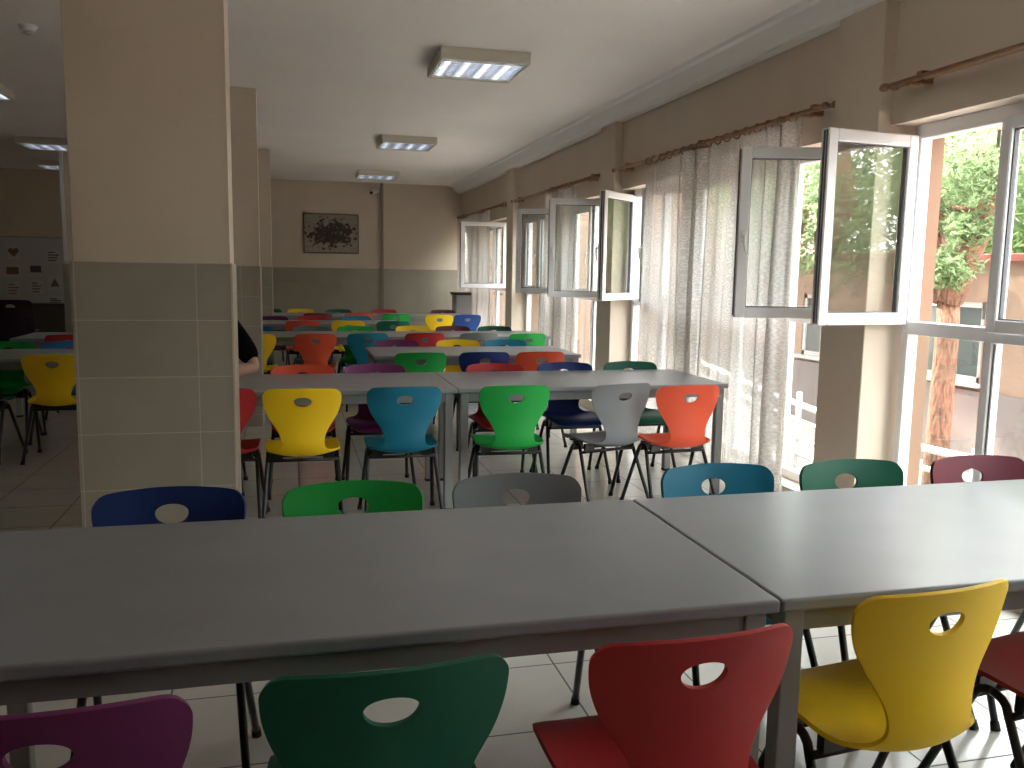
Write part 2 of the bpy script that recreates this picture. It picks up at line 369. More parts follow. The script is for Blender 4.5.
# ------------------------------------------------------------------ ceiling lamps
def lamp_proto():
    e = empty('ceiling_lamp')
    w, d, h = .65, .66, .085
    b = MB()
    b.box(-w / 2, w / 2, -d / 2, d / 2, -.012, 0, .002, 1)
    b.box(-w / 2, w / 2, -d / 2, -d / 2 + .02, -h, -.01, .006, 2).box(-w / 2, w / 2, d / 2 - .02, d / 2, -h, -.01, .006, 2)
    b.box(-w / 2, -w / 2 + .02, -d / 2 + .015, d / 2 - .015, -h, -.01, .006, 2).box(w / 2 - .02, w / 2, -d / 2 + .015, d / 2 - .015, -h, -.01, .006, 2)
    b.build('housing', M['lampbody'], e)
    iw = w - .05
    for k in range(4):
        x = -iw / 2 + iw * (k + .5) / 4
        MB().tube([(x, -d / 2 + .03, -.04), (x, d / 2 - .03, -.04)], .013, 10).build('tube', M['tube'], e)
    lv = MB()
    for k in range(5):
        x = -iw / 2 + iw * k / 4
        lv.prism([(x - .022, -.018), (x + .022, -.018), (x + .004, -h + .006), (x - .004, -h + .006)], 'Y', -d / 2 + .021, d / 2 - .021)
    for j in range(1, 9):
        y = -d / 2 + .021 + (d - .042) * j / 9
        lv.box(-iw / 2, iw / 2, y - .005, y + .005, -h + .004, -.05)
    lv.build('louvre', M['louvre'], e)
    return e
lp = lamp_proto()
for i, (x, y, lab) in enumerate(((1.36, 6.58, 'square louvred ceiling lamp, the nearest and largest'),
        (1.36, 10.75, 'square louvred ceiling lamp, second from the viewer over the right aisle'),
        (1.36, 14.45, 'square louvred ceiling lamp closest to the far wall'),
        (-2.75, 8.75, 'louvred ceiling lamp cut by the left edge of the picture'),
        (-2.95, 12.45, 'louvred ceiling lamp in the dark left part, touching the pillar edge'),
        (-3.4, 15.0, 'faint louvred ceiling lamp deepest in the left part'))):
    o = lp if i == 0 else copy_tree(lp)
    o.location = (x, y, ZC); tag(o, lab, 'ceiling lamp', 'louvred ceiling lamps')
e = empty('smoke_detector', (-1.66, 6.58, ZC), label='small round smoke detector on the ceiling left of the big pillar', cat='smoke detector')
MB().tube([(0, 0, 0), (0, 0, -.012), (0, 0, -.02), (0, 0, -.038)], [.058, .058, .05, .044], 20).build('base', M['pvc'], e)
MB().tube([(0, 0, -.038), (0, 0, -.052), (0, 0, -.058)], [.03, .028, .015], 16).build('sensor', M['greybox'], e)

# ------------------------------------------------------------------ tables
TL, TD = 1.77, .86
def table_proto():
    e = empty('dining_table')
    MB().box(-TL / 2, TL / 2, 0, TD, .72, .75, .007, 3).build('tabletop', M['top'], e)
    i = .028
    for a, b in ((i, i + .03), (TD - i - .03, TD - i)):
        MB().box(-TL / 2 + .07, TL / 2 - .07, a, b, .665, .72, .003, 1).build('apron', M['apron'], e)
    for a, b in ((-TL / 2 + i, -TL / 2 + i + .03), (TL / 2 - i - .03, TL / 2 - i)):
        MB().box(a, b, .07, TD - .07, .665, .72, .003, 1).build('apron', M['apron'], e)
    for sx in (-1, 1):
        for y in (.02, TD - .07):
            x = sx * (TL / 2 - .045)
            l = MB().box(x - .025, x + .025, y, y + .05, .012, .72, .004, 2).build('leg', M['legmetal'], e)
            MB().box(x - .026, x + .026, y - .001, y + .051, 0, .02, .003, 1).build('foot_cap', M['rubber'], l)
    return e
tp = table_proto()
TABLES = [(.1255, 1.60, 'long grey dining table filling the foreground, left of the joint'),
          (1.8985, 1.60, 'grey dining table at right foreground, next to the yellow chair'),
          (.0575, 5.04, 'grey dining table beside the big pillar, where a person leans an arm'),
          (1.8305, 5.04, 'grey dining table in front of the lace curtain, right half of the second row'),
          (1.515, 7.06, 'single grey dining table directly behind the second row'),
          (-2.32, 7.06, 'grey dining table at the left edge behind the big pillar, with a yellow chair'),
          (.09, 9.13, 'grey dining table behind the orange red and teal chairs in mid hall'),
          (1.863, 9.13, 'grey dining table in mid hall on the window side, pale end near the curtain'),
          (-1.69, 9.02, 'grey dining table seen left of the big pillar, third row back there'),
          (.50, 11.32, 'grey dining table behind the red and yellow chairs, far in the hall'),
          (-1.65, 11.32, 'grey dining table far back left of the big pillar'),
          (.17, 13.35, 'farthest grey dining table, pillar side'),
          (1.943, 13.35, 'farthest grey dining table, window side')]
for i, (x, y, lab) in enumerate(TABLES):
    o = tp if i == 0 else copy_tree(tp)
    o.location = (x, y, 0); tag(o, lab, 'table', 'grey dining tables in rows')

# ------------------------------------------------------------------ chairs
def spline(P, t):
    n = len(P) - 1; k = min(int(t * n), n - 1); f = t * n - k
    p0 = P[max(k - 1, 0)]; p1 = P[k]; p2 = P[k + 1]; p3 = P[min(k + 2, n)]
    return [.5 * ((2 * b) + (-a + c) * f + (2 * a - 5 * b + 4 * c - d) * f * f + (-a + 3 * b - 3 * c + d) * f ** 3) for a, b, c, d in zip(p0, p1, p2, p3)]
# y, z, half width, edge lift (normal direction)
PROF = [(.215, .412, .165, .004), (.195, .434, .185, .004), (.13, .444, .198, .012), (.05, .436, .203, .020), (-.03, .427, .204, .027),
        (-.10, .418, .202, .032), (-.158, .418, .182, .032), (-.196, .438, .140, .024), (-.212, .482, .114, .016), (-.208, .535, .118, .018),
        (-.203, .590, .146, .026), (-.205, .650, .184, .034), (-.213, .705, .203, .042), (-.225, .755, .208, .048), (-.238, .803, .208, .050)]
NS, NU = 34, 16
def chair_shell():
    # arc-length-even sampling of the profile
    S = [spline(PROF, i / 400) for i in range(401)]
    acc = [0]
    for a, b in zip(S, S[1:]): acc.append(acc[-1] + math.hypot(a[0] - b[0], a[1] - b[1]))
    TOT = acc[-1]
    def at(s):
        s = min(max(s, 0), TOT)
        lo, hi = 0, 400
        while hi - lo > 1:
            m = (lo + hi) // 2
            if acc[m] <= s: lo = m
            else: hi = m
        f = (s - acc[lo]) / max(acc[hi] - acc[lo], 1e-9)
        p = [a + (b - a) * f for a, b in zip(S[lo], S[hi])]
        return p
    def point(x, s):          # physical lateral offset x, arc length s
        p = at(s); q = at(min(s + .004, TOT)); q0 = at(max(s - .004, 0))
        ty, tz = q[0] - q0[0], q[1] - q0[1]; l = math.hypot(ty, tz); ny, nz = -tz / l * -1, ty / l * -1   # toward sitter
        ny, nz = tz / l, -ty / l
        k = (x / p[2]) if p[2] else 0
        e = p[3] * k * k
        bk = min(max((p[1] - .46) / .08, 0), 1) if p[0] < -.1 else 0    # on the back the wings curve straight forward
        dip = -.010 * k * k * min(max((s / TOT - .85) / .15, 0), 1)
        return Vector((x, p[0] + (ny * (1 - bk) + bk) * e, p[1] + nz * e * (1 - bk) + dip))
    Rc = .032
    def smax(u):
        a = 1 - Rc / .21
        if abs(u) <= a: return TOT
        t = (abs(u) - a) / (1 - a); return TOT - Rc * (1 - math.sqrt(max(0, 1 - t * t)))
    def smin(u):
        a = 1 - .05 / .17
        if abs(u) <= a: return 0
        t = (abs(u) - a) / (1 - a); return .05 * (1 - math.sqrt(max(0, 1 - t * t)))
    bm = bmesh.new(); grid = []; par = {}
    # non-uniform u so that the corner is well sampled
    us = [math.sin(math.pi / 2 * (2 * i / NU - 1)) * .35 + (2 * i / NU - 1) * .65 for i in range(NU + 1)]
    for j in range(NS + 1):
        row = []
        for i in range(NU + 1):
            u = us[i]; v = j / NS
            s = v * TOT
            lo, hi = smin(u), smax(u)
            if v > .8: s = .8 * TOT + (v - .8) / .2 * (hi - .8 * TOT)
            if v < .2: s = lo + v / .2 * (.2 * TOT - lo)
            x = u * at(s)[2]
            vv = bm.verts.new(point(x, s)); par[vv] = (x, s); row.append(vv)
        grid.append(row)
    # hole block
    i0, i1 = NU // 2 - 3, NU // 2 + 3; j0, j1 = NS - 6, NS - 2
    hole_s = TOT - .076; ha, hb = .048, .030
    for j in range(NS):
        for i in range(NU):
            if i0 <= i < i1 and j0 <= j < j1: continue
            bm.faces.new((grid[j][i], grid[j][i + 1], grid[j + 1][i + 1], grid[j + 1][i]))
    for j in range(j0 + 1, j1):
        for i in range(i0 + 1, i1): bm.verts.remove(grid[j][i])
    ring = [grid[j0][i] for i in range(i0, i1)] + [grid[j][i1] for j in range(j0, j1)] + [grid[j1][i] for i in range(i1, i0, -1)] + [grid[j][i0] for j in range(j1, j0, -1)]
    cx, cs = 0, hole_s
    def ell(v, k):
        x, s = par[v]; bx = par[grid[j0][i1]][0]; hs = (par[grid[j1][i0 + 3]][1] - par[grid[j0][i0 + 3]][1]) / 2; ms = (par[grid[j1][i0 + 3]][1] + par[grid[j0][i0 + 3]][1]) / 2
        a = math.atan2((s - ms) / hs, x / bx)
        # D-like: flatter top, rounder bottom
        sy = math.sin(a); yy = sy * hb * (.85 if sy > 0 else 1.1)
        ex, es = math.cos(a) * ha, cs + yy
        return (x + (ex - x) * k, s + (es - s) * k)
    prev = ring
    for k in (.5, .82, 1.0):
        cur = []
        for v in ring:
            x, s = ell(v, k); cur.append(bm.verts.new(point(x, s)))
        n = len(ring)
        for a in range(n): bm.faces.new((prev[a], prev[(a + 1) % n], cur[(a + 1) % n], cur[a]))
        prev = cur
    bmesh.ops.recalc_face_normals(bm, faces=bm.faces)
    me = bpy.data.meshes.new('shell_tmp'); bm.to_mesh(me); bm.free()
    o = bpy.data.objects.new('shell_tmp', me); COL.objects.link(o)
    so = o.modifiers.new('s', 'SOLIDIFY'); so.thickness = .011; so.offset = 0
    bv = o.modifiers.new('b', 'BEVEL'); bv.width = .003; bv.segments = 2; bv.limit_method = 'ANGLE'; bv.angle_limit = R(50)
    sb = o.modifiers.new('d', 'SUBSURF'); sb.levels = 1; sb.render_levels = 1
    dg = bpy.context.evaluated_depsgraph_get(); full = bpy.data.meshes.new_from_object(o.evaluated_get(dg))
    bpy.data.objects.remove(o); 
    for p in full.polygons: p.use_smooth = True
    vn = [v.normal.copy() for v in full.vertices]
    out = []
    for part in (0, 1):      # 0 seat, 1 backrest: the one-piece shell divided at the bend
        vs, fs, nm, mp = [], [], [], {}
        for p in full.polygons:
            c = p.center; isback = c.z > .445 and c.y < -.19 or c.z > .49
            if isback != bool(part): continue
            f = []
            for vi in p.vertices:
                if vi not in mp: mp[vi] = len(vs); vs.append(full.vertices[vi].co.copy()); nm.append(vn[vi])
                f.append(mp[vi])
            fs.append(f)
        me = bpy.data.meshes.new('seat' if not part else 'backrest'); me.from_pydata(vs, [], fs)
        for p in me.polygons: p.use_smooth = True
        me.normals_split_custom_set_from_vertices(nm); me.update(); out.append(me)
    return out
SEAT, BACK = chair_shell()
_shell_cache = {}
def chair_proto(colour, caps=True):
    e = empty('dining_chair')
    if colour not in _shell_cache:
        s, b = SEAT.copy(), BACK.copy(); s.materials.append(M['ch_' + colour]); b.materials.append(M['ch_' + colour]); _shell_cache[colour] = (s, b)
    s, b = _shell_cache[colour]
    for nm, me in (('seat', s), ('backrest', b)):
        o = bpy.data.objects.new(nm, me); COL.objects.link(o); o.parent = e
    return e
# leg meshes, shared by every chair
def leg_mesh(sx, sy):
    m = MB(); fx, fy = .222, (.215 if sy > 0 else .235)
    pts = [(sx * fx, sy * fy, .004)]
    top = (.192, .052, .378)
    pts += [(sx * (fx + (top[0] - fx) * t), sy * (fy + (top[1] - fy) * t), .004 + (top[2] - .004) * t) for t in (.3, .7, 1)]
    for a in (25, 50, 75, 90):
        pts.append((sx * .190, sy * (.048 * math.cos(R(a))), .380 + .036 * math.sin(R(a))))
    m.tube(pts, .0115, 10)
    o = m.build('leg', M['black']); me = o.data; bpy.data.objects.remove(o)
    c = MB().tube([(sx * fx, sy * fy, 0), (sx * (fx - .0015), sy * (fy - .01), .028)], [.0155, .014], 10).build('foot_cap', M['rubber']); cm = c.data; bpy.data.objects.remove(c)
    return me, cm
LEGS = {(sx, sy): leg_mesh(sx, sy) for sx in (-1, 1) for sy in (-1, 1)}
def bar_mesh(y):
    o = MB().tube([(-.194, y, .376), (.194, y, .376)], .010, 10).box(-.17, -.11, y - .012, y + .012, .382, .426).box(.11, .17, y - .012, y + .012, .382, .426).build('crossbar', M['black']); me = o.data; bpy.data.objects.remove(o); return me
BARS = [bar_mesh(-.062), bar_mesh(.062)]
protos = {}
def chair(x, oy, rz, colour, facing, label, caps=True, group=None, z=0):
    e = chair_proto(colour)
    for k, (lm, cm) in LEGS.items():
        l = bpy.data.objects.new('leg', lm); COL.objects.link(l); l.parent = e
        if caps:
            c = bpy.data.objects.new('foot_cap', cm); COL.objects.link(c); c.parent = l
    for bmh in BARS:
        b = bpy.data.objects.new('crossbar', bmh); COL.objects.link(b); b.parent = e
    e.location = (x, oy, z); e.rotation_euler = (0, 0, R(rz + (0 if facing == 'N' else 180)))
    return tag(e, label, 'chair', group or 'coloured plastic dining chairs')
CHAIRS = [
 # nearest row, near side (backs to the viewer)
 (-.37, 1.54, 0, 'purple', 'N', 'purple plastic chair cut by the bottom left corner'),
 (.14, 1.57, 2, 'dark green', 'N', 'dark green plastic chair with its back at the bottom centre-left'),
 (.70, 1.58, 3, 'red', 'N', 'red plastic chair with its back at the bottom right of centre'),
 (1.30, 1.69, 6, 'yellow', 'N', 'yellow plastic chair in the right foreground'),
 (1.88, 1.74, 8, 'red', 'N', 'red plastic chair at the right edge, only its seat showing'),
 # nearest row, far side
 (-.35, 2.42, 0, 'navy', 'S', 'dark blue plastic chair across the foreground table, leftmost there'),
 (.17, 2.40, 0, 'bright green', 'S', 'bright green plastic chair across the foreground table'),
 (.675, 2.41, -2, 'grey', 'S', 'grey plastic chair across the foreground table near the joint'),
 (1.385, 2.43, 0, 'teal', 'S', 'teal plastic chair across the foreground table, right of the joint'),
 (1.89, 2.41, 1, 'dark green', 'S', 'dark green plastic chair across the foreground table by the wall pillar'),
 (2.40, 2.39, 0, 'maroon', 'S', 'maroon plastic chair across the foreground table, nearest the window'),
 # second row near side
 (-.395, 5.06, -3, 'red', 'N', 'red plastic chair half hidden by the big pillar, in front of the second row'),
 (.045, 5.0, 0, 'yellow', 'N', 'yellow plastic chair in front of the second row, next to the big pillar'),
 (.60, 5.0, 0, 'teal', 'N', 'teal plastic chair in front of the second row'),
 (1.235, 4.98, -1, 'bright green', 'N', 'bright green plastic chair in front of the second row, right of its joint'),
 (1.84, 4.97, 14, 'grey', 'N', 'grey plastic chair turned sideways in front of the second row'),
 (2.245, 4.86, 4, 'orange red', 'N', 'orange red plastic chair in front of the second row, by the lace curtain'),
 # second row far side
 (-.55, 5.86, 0, 'maroon', 'S', 'maroon plastic chair the person sits on, hidden behind the big pillar'),
 (.06, 5.74, 0, 'orange red', 'S', 'orange red plastic chair behind the second row, next to the person'),
 (.54, 5.74, 0, 'purple', 'S', 'purple plastic chair behind the second row'),
 (1.37, 5.72, 0, 'red', 'S', 'red plastic chair behind the second row, right of its joint'),
 (1.89, 5.74, 0, 'navy', 'S', 'dark blue plastic chair behind the second row'),
 (2.40, 5.76, 0, 'dark green', 'S', 'dark green plastic chair behind the second row, nearest the curtain'),
 # third row (single table)
 (.98, 7.02, 0, 'bright green', 'N', 'bright green plastic chair before the single table behind the second row'),
 (1.50, 7.03, 0, 'navy', 'N', 'dark blue plastic chair before the single table behind the second row'),
 (1.96, 7.02, 2, 'orange red', 'N', 'orange red plastic chair before the single table, on its window end'),
 (.93, 7.84, 0, 'purple', 'S', 'purple plastic chair beyond the single table'),
 (1.50, 7.83, 0, 'yellow', 'S', 'yellow plastic chair beyond the single table'),
 (1.96, 7.83, 0, 'teal', 'S', 'teal plastic chair beyond the single table'),
 # left aisle, same depth
 (-1.69, 7.08, 0, 'yellow', 'N', 'yellow plastic chair seen left of the big pillar'),
 (-2.26, 7.12, -8, 'dark green', 'N', 'dark green plastic chair at the left edge beside the yellow one'),
 (-2.30, 7.80, 0, 'bright green', 'S', 'bright green plastic chair across the left edge table'),
 (-1.84, 7.82, 0, 'light blue', 'S', 'light blue plastic chair across the left edge table, beyond the yellow one'),
 (-2.02, 9.03, 0, 'red', 'N', 'red plastic chair in the left aisle beyond the light blue one'),
 (-2.0, 11.40, 0, 'maroon', 'N', 'maroon plastic chair far back in the left aisle'),
 # fourth row
 (-.36, 9.10, -3, 'yellow', 'N', 'yellow plastic chair half hidden by the second pillar'),
 (.22, 9.10, 0, 'orange red', 'N', 'orange red plastic chair in mid hall with its whole back showing'),
 (.73, 9.14, 3, 'teal', 'N', 'teal plastic chair in mid hall beside the single table corner'),
 (1.33, 9.16, 0, 'red', 'N', 'red plastic chair in mid hall behind the purple and yellow pair'),
 (1.90, 9.14, 0, 'grey', 'N', 'grey plastic chair in mid hall behind the yellow one'),
 (2.40, 9.08, 4, 'bright green', 'N', 'bright green plastic chair in mid hall next to the pale table end'),
 (-.42, 9.84, 0, 'light blue', 'S', 'light blue plastic chair beyond the mid hall table, at the pillar'),
 (.20, 9.84, 0, 'slate grey', 'S', 'slate grey plastic chair beyond the mid hall table'),
 (.69, 9.84, 0, 'bright green', 'S', 'bright green plastic chair beyond the mid hall table'),
 (1.36, 9.90, 0, 'yellow', 'S', 'yellow plastic chair beyond the mid hall table, window half'),
 (1.82, 9.86, 0, 'maroon', 'S', 'maroon plastic chair beyond the mid hall table, window half'),
 (2.32, 9.86, 0, 'dark green', 'S', 'dark green plastic chair beyond the mid hall table, nearest the window'),
 # fifth row
 (.12, 11.34, 0, 'orange red', 'N', 'orange red plastic chair before the fifth row table'),
 (.68, 11.34, 0, 'yellow', 'N', 'yellow plastic chair before the fifth row table'),
 (1.24, 11.30, 0, 'dark green', 'N', 'dark green plastic chair before the fifth row table'),
 (-.26, 11.92, 0, 'dark purple', 'S', 'dark purple plastic chair beyond the fifth row table, at the third pillar'),
 (.26, 12.12, 0, 'red', 'S', 'red plastic chair beyond the fifth row table'),
 (.86, 12.10, 0, 'teal', 'S', 'teal plastic chair beyond the fifth row table'),
 # sixth row
 (.36, 13.30, 0, 'maroon', 'N', 'maroon plastic chair before the farthest table'),
 (.95, 13.32, 0, 'orange red', 'N', 'orange red plastic chair before the farthest table'),
 (1.50, 13.20, 0, 'bright green', 'N', 'bright green plastic chair before the farthest table'),
 (2.10, 12.90, 0, 'yellow', 'N', 'bright yellow plastic chair before the farthest table, whole back showing'),
 (2.52, 12.95, 3, 'blue', 'N', 'blue plastic chair before the farthest table, by the window'),
 (-.37, 14.15, 0, 'dark green', 'S', 'dark green plastic chair against the far wall side, at the third pillar'),
 (.13, 14.15, 0, 'yellow', 'S', 'yellow plastic chair beyond the farthest table'),
 (.72, 14.12, 0, 'dark green', 'S', 'dark green plastic chair beyond the farthest table, right of the yellow one'),
 (1.45, 14.12, 0, 'red', 'S', 'red plastic chair beyond the farthest table'),
 (2.42, 14.10, 0, 'maroon', 'S', 'maroon plastic chair beyond the farthest table, behind the yellow and blue pair'),
]
for x, y, rz, c, f, lab in CHAIRS: chair(x, y, rz, c, f, lab, caps=y < 8.2)
for k in range(4):
    chair(-2.98, 10.75 - .012 * k, 4, 'dark plum', 'N', 'dark plum chair in the stack at the left edge, %s' % ['at the bottom', 'second from the bottom', 'second from the top', 'topmost'][k], caps=False, group='stacked dark chairs at the left edge', z=.085 * k)

# ------------------------------------------------------------------ person behind the pillar
def skin_body(name, verts, edges, rad, mat, parent=None, root=0, lev=2):
    me = bpy.data.meshes.new(name); me.from_pydata(verts, edges, []); o = bpy.data.objects.new(name, me); COL.objects.link(o)
    o.modifiers.new('k', 'SKIN'); sk = me.skin_vertices[0].data if me.skin_vertices else None
    if sk is None:
        bpy.context.view_layer.objects.active = o
    for i, r_ in enumerate(rad): me.skin_vertices[0].data[i].radius = (r_, r_) if not isinstance(r_, tuple) else r_
    me.skin_vertices[0].data[root].use_root = True
    sb = o.modifiers.new('s', 'SUBSURF'); sb.levels = lev; sb.render_levels = lev
    dg = bpy.context.evaluated_depsgraph_get(); full = bpy.data.meshes.new_from_object(o.evaluated_get(dg)); bpy.data.objects.remove(o)
    full.name = name
    for p in full.polygons: p.use_smooth = True
    full.materials.clear(); full.materials.append(mat)
    q = bpy.data.objects.new(name, full); COL.objects.link(q)
    if parent: q.parent = parent
    return q
def chain(V, E, Rr, pts, rads, start=None):
    prev = start
    for p, r_ in zip(pts, rads):
        V.append(p); Rr.append(r_); i = len(V) - 1
        if prev is not None: E.append((prev, i))
        prev = i
    return prev
PX, PY = -.55, 5.90
pe = empty('person', (PX, PY, 0), label='person in a black T-shirt seated behind the big pillar, one forearm resting on the table', cat='person')
# local frame: faces -Y ; +X is the person's left
V, E, Q = [], [], []
pel = chain(V, E, Q, [(0, .10, .56)], [.14])
chest = chain(V, E, Q, [(0, .08, .70), (0, .05, .86), (0, .02, .99)], [.135, .15, .145], pel)
neck = chain(V, E, Q, [(0, .0, 1.08), (0, -.02, 1.16)], [.065, .055], chest)
head = chain(V, E, Q, [(0, -.035, 1.22), (0, -.045, 1.30), (0, -.035, 1.36)], [.075, .095, .075], neck)
tips = []
for s in (1, -1):
    sh = chain(V, E, Q, [(s * .165, .03, 1.045)], [.068], chest)
    el = chain(V, E, Q, [(s * .235, .0, .94), (s * .312, -.05, .800)], [.052, .044], sh)
    hand = chain(V, E, Q, [(s * .22, -.11, .792), (s * .11, -.16, .784), (s * .07, -.19, .783)], [.042, .029, .034], el)
    for k in range(4):
        oy = -.018 + k * .014; ln = (.060, .070, .066, .052)[k]
        chain(V, E, Q, [(s * (.03), -.195 + oy * 1.4, .782), (s * (.03 - ln * .5), -.202 + oy * 1.5, .778), (s * (.03 - ln), -.202 + oy * 1.5, .766)], [.0105, .009, .0075], hand)
    chain(V, E, Q, [(s * .085, -.225, .782), (s * .06, -.245, .776), (s * .04, -.252, .768)], [.012, .010, .008], hand)
    hip = chain(V, E, Q, [(s * .10, .03, .54)], [.095], pel)
    kn = chain(V, E, Q, [(s * .13, -.17, .535), (s * .14, -.36, .50)], [.080, .062], hip)
    an = chain(V, E, Q, [(s * .145, -.34, .30), (s * .15, -.32, .10)], [.052, .038], kn)
    chain(V, E, Q, [(s * .155, -.38, .045), (s * .165, -.46, .035)], [.036, .030], an)
body = skin_body('body', V, E, Q, M['skin'], pe, root=pel, lev=2)
# T-shirt: covers torso and upper arms
V, E, Q = [], [], []
a = chain(V, E, Q, [(0, .10, .58)], [.158]); c = chain(V, E, Q, [(0, .08, .72), (0, .05, .87), (0, .02, .995)], [.152, .165, .160], a)
chain(V, E, Q, [(0, .006, 1.075)], [.078], c)
for s in (1, -1):
    t = chain(V, E, Q, [(s * .168, .03, 1.048), (s * .238, .0, .94), (s * .300, -.040, .825)], [.084, .076, .070], c)
skin_body('t_shirt', V, E, Q, M['shirt'], pe, lev=2)
V, E, Q = [], [], []
a = chain(V, E, Q, [(0, .10, .55)], [.155])
for s in (1, -1):
    chain(V, E, Q, [(s * .10, .03, .54), (s * .13, -.17, .535), (s * .14, -.365, .50), (s * .145, -.342, .30), (s * .15, -.322, .12)], [.105, .092, .075, .068, .062], a)
skin_body('trousers', V, E, Q, M['denim'], pe, lev=2)
hb = MB(); hb.sphere((0, -.015, 1.335), .108, .92, 1.02, .95).sphere((0, .02, 1.29), .10, .95, .9, 1.0); hb.build('hair', M['hair'], pe)
fb = MB(); fb.sphere((0, -.138, 1.275), .014, .8, 1, 1.3)
for s in (1, -1): fb.sphere((s * .092, -.035, 1.285), .022, .4, .8, 1.3)
fb.build('nose_and_ears', M['skin'], pe)
ey = MB()
for s in (1, -1): ey.sphere((s * .034, -.128, 1.30), .011)
ey.build('eyes', M['pvc'], pe)
MB().sphere((0, -.122, 1.235), .022, 1.1, .5, .28).build('mouth', M['ch_maroon'], pe)

# ------------------------------------------------------------------ far wall things
e = empty('wall_picture', (.70, YB, 2.075), label='framed abstract picture of a dark blotchy cluster on a pale ground', cat='picture')
def art():
    m, nt, b = new_mat('abstract_print'); N = nt.nodes.new
    tc = N('ShaderNodeTexCoord'); sp = N('ShaderNodeSeparateXYZ'); L(nt, tc.outputs['Object'], sp.inputs[0])
    def mth(op, a, bb=None, cc=None):
        n = N('ShaderNodeMath'); n.operation = op
        for i, v in enumerate((a, bb, cc)):
            if v is None: continue
            if isinstance(v, (int, float)): n.inputs[i].default_value = v
            else: L(nt, v, n.inputs[i])
        return n.outputs[0]
    d = mth('ADD', mth('POWER', mth('DIVIDE', sp.outputs['X'], .34), 2), mth('POWER', mth('DIVIDE', mth('ABSOLUTE', sp.outputs['Z']), .20), 2))
    ns = N('ShaderNodeTexNoise'); ns.inputs['Scale'].default_value = 17; ns.inputs['Detail'].default_value = 6; L(nt, tc.outputs['Object'], ns.inputs['Vector'])
    n2 = N('ShaderNodeTexVoronoi'); n2.inputs['Scale'].default_value = 26; L(nt, tc.outputs['Object'], n2.inputs['Vector'])
    v = mth('ADD', mth('MULTIPLY', d, .42), mth('MULTIPLY', mth('SUBTRACT', ns.outputs['Fac'], .5), 3.2))
    r = N('ShaderNodeValToRGB'); el = r.color_ramp.elements
    el[0].position = .30; el[0].color = (.035, .02, .015, 1); el[1].position = .62; el[1].color = (.36, .34, .28, 1)
    x = el.new(.46); x.color = (.16, .085, .06, 1); L(nt, v, r.inputs[0])
    mx = N('ShaderNodeMixRGB'); mx.blend_type = 'MULTIPLY'; mx.inputs[0].default_value = .85; L(nt, r.outputs[0], mx.inputs[1]); L(nt, n2.outputs['Distance'], mx.inputs[2])
    ad = N('ShaderNodeMixRGB'); ad.inputs[0].default_value = .6; L(nt, mx.outputs[0], ad.inputs[1]); L(nt, r.outputs[0], ad.inputs[2])
    L(nt, ad.outputs[0], b.inputs['Base Color']); b.inputs['Roughness'].default_value = .6
    return m
MB().box(-.47, .47, -.035, -.012, -.335, .335).build('canvas', art(), e)
fr = MB()
for x0, x1, z0, z1 in ((-.49, -.47, -.35, .35), (.47, .485, -.35, .35), (-.47, .47, .335, .35), (-.47, .47, -.35, -.335)): fr.box(x0, x1, -.04, 0, z0, z1, .002, 1)
fr.build('frame', M['cabinet'], e)
e = empty('security_camera', (1.47, YB, 2.86), label='small white security camera high on the far wall', cat='security camera')
MB().box(-.03, .03, -.02, 0, -.05, .05, .004, 1).tube([(0, -.01, 0), (0, -.09, -.01)], .012, 8).build('bracket', M['pvc'], e)
MB().tube([(0.05, -.06, -.0), (-.06, -.2, -.05)], .038, 14).build('housing', M['pvc'], e)
MB().sphere((-.07, -.21, -.055), .03).build('lens', M['black'], e)
MB().box(1.58, 1.63, YB - .05, YB, 0, ZC).build('wall_conduit', M['conduit'], label='thin vertical conduit running up the far wall right of the picture', cat='conduit')
e = empty('grey_cabinet', (2.86, 14.75, 0), label='tall pale grey cabinet with dark top in the far right corner', cat='cabinet')
MB().box(-.17, .17, -.2, .2, .04, 1.04, .01, 2).build('body', M['greybox'], e)
MB().box(-.20, .19, -.22, .22, 1.04, 1.085, .006, 2).build('top', M['cabinet'], e)
MB().box(-.16, .16, -.19, .19, 0, .04).build('plinth', M['rubber'], e)
MB().tube([(-.12, -.205, .5), (-.12, -.225, .5), (-.12, -.225, .62), (-.12, -.205, .62)], .006, 8).build('handle', M['legmetal'], e)
# notice boards with papers
e = empty('notice_board', (-4.45, YB, 1.28), label='pale notice board covered with papers on the dark left wall', cat='notice board')
MB().box(-.85, .75, -.03, -.013, -.60, .60).build('panel', M['white'], e)
fr = MB()
for x0, x1, z0, z1 in ((-.87, -.85, -.62, .62), (.75, .77, -.62, .62), (-.85, .75, .60, .62), (-.85, .75, -.62, -.60)): fr.box(x0, x1, -.035, -.012, z0, z1)
fr.build('frame', M['legmetal'], e)
SH = [(-.02, .36, .18, .15, 'heart', 'ink2', 'paper with a heart drawing at the top of the notice board'),
      (-.05, .05, .22, .14, 'block', 'ink2', 'paper with a brown picture below the heart drawing'),
      (.30, .08, .20, .13, 'block', 'ink', 'dark photo paper in the middle of the notice board'),
      (.58, .30, .22, .15, 'lines', 'ink', 'paper with heading lines at the upper right of the notice board'),
      (-.05, -.25, .20, .17, 'lines', 'ink2', 'paper with text rows at the lower left of the notice board'),
      (.58, -.14, .20, .16, 'tri', 'ink2', 'paper with a brown triangle shape on the right of the notice board'),
      (.30, -.22, .18, .16, 'lines', 'ink', 'paper with faint lines at the lower middle of the notice board'),
      (.58, -.45, .22, .10, 'lines', 'ink', 'wide paper at the bottom right corner of the notice board')]
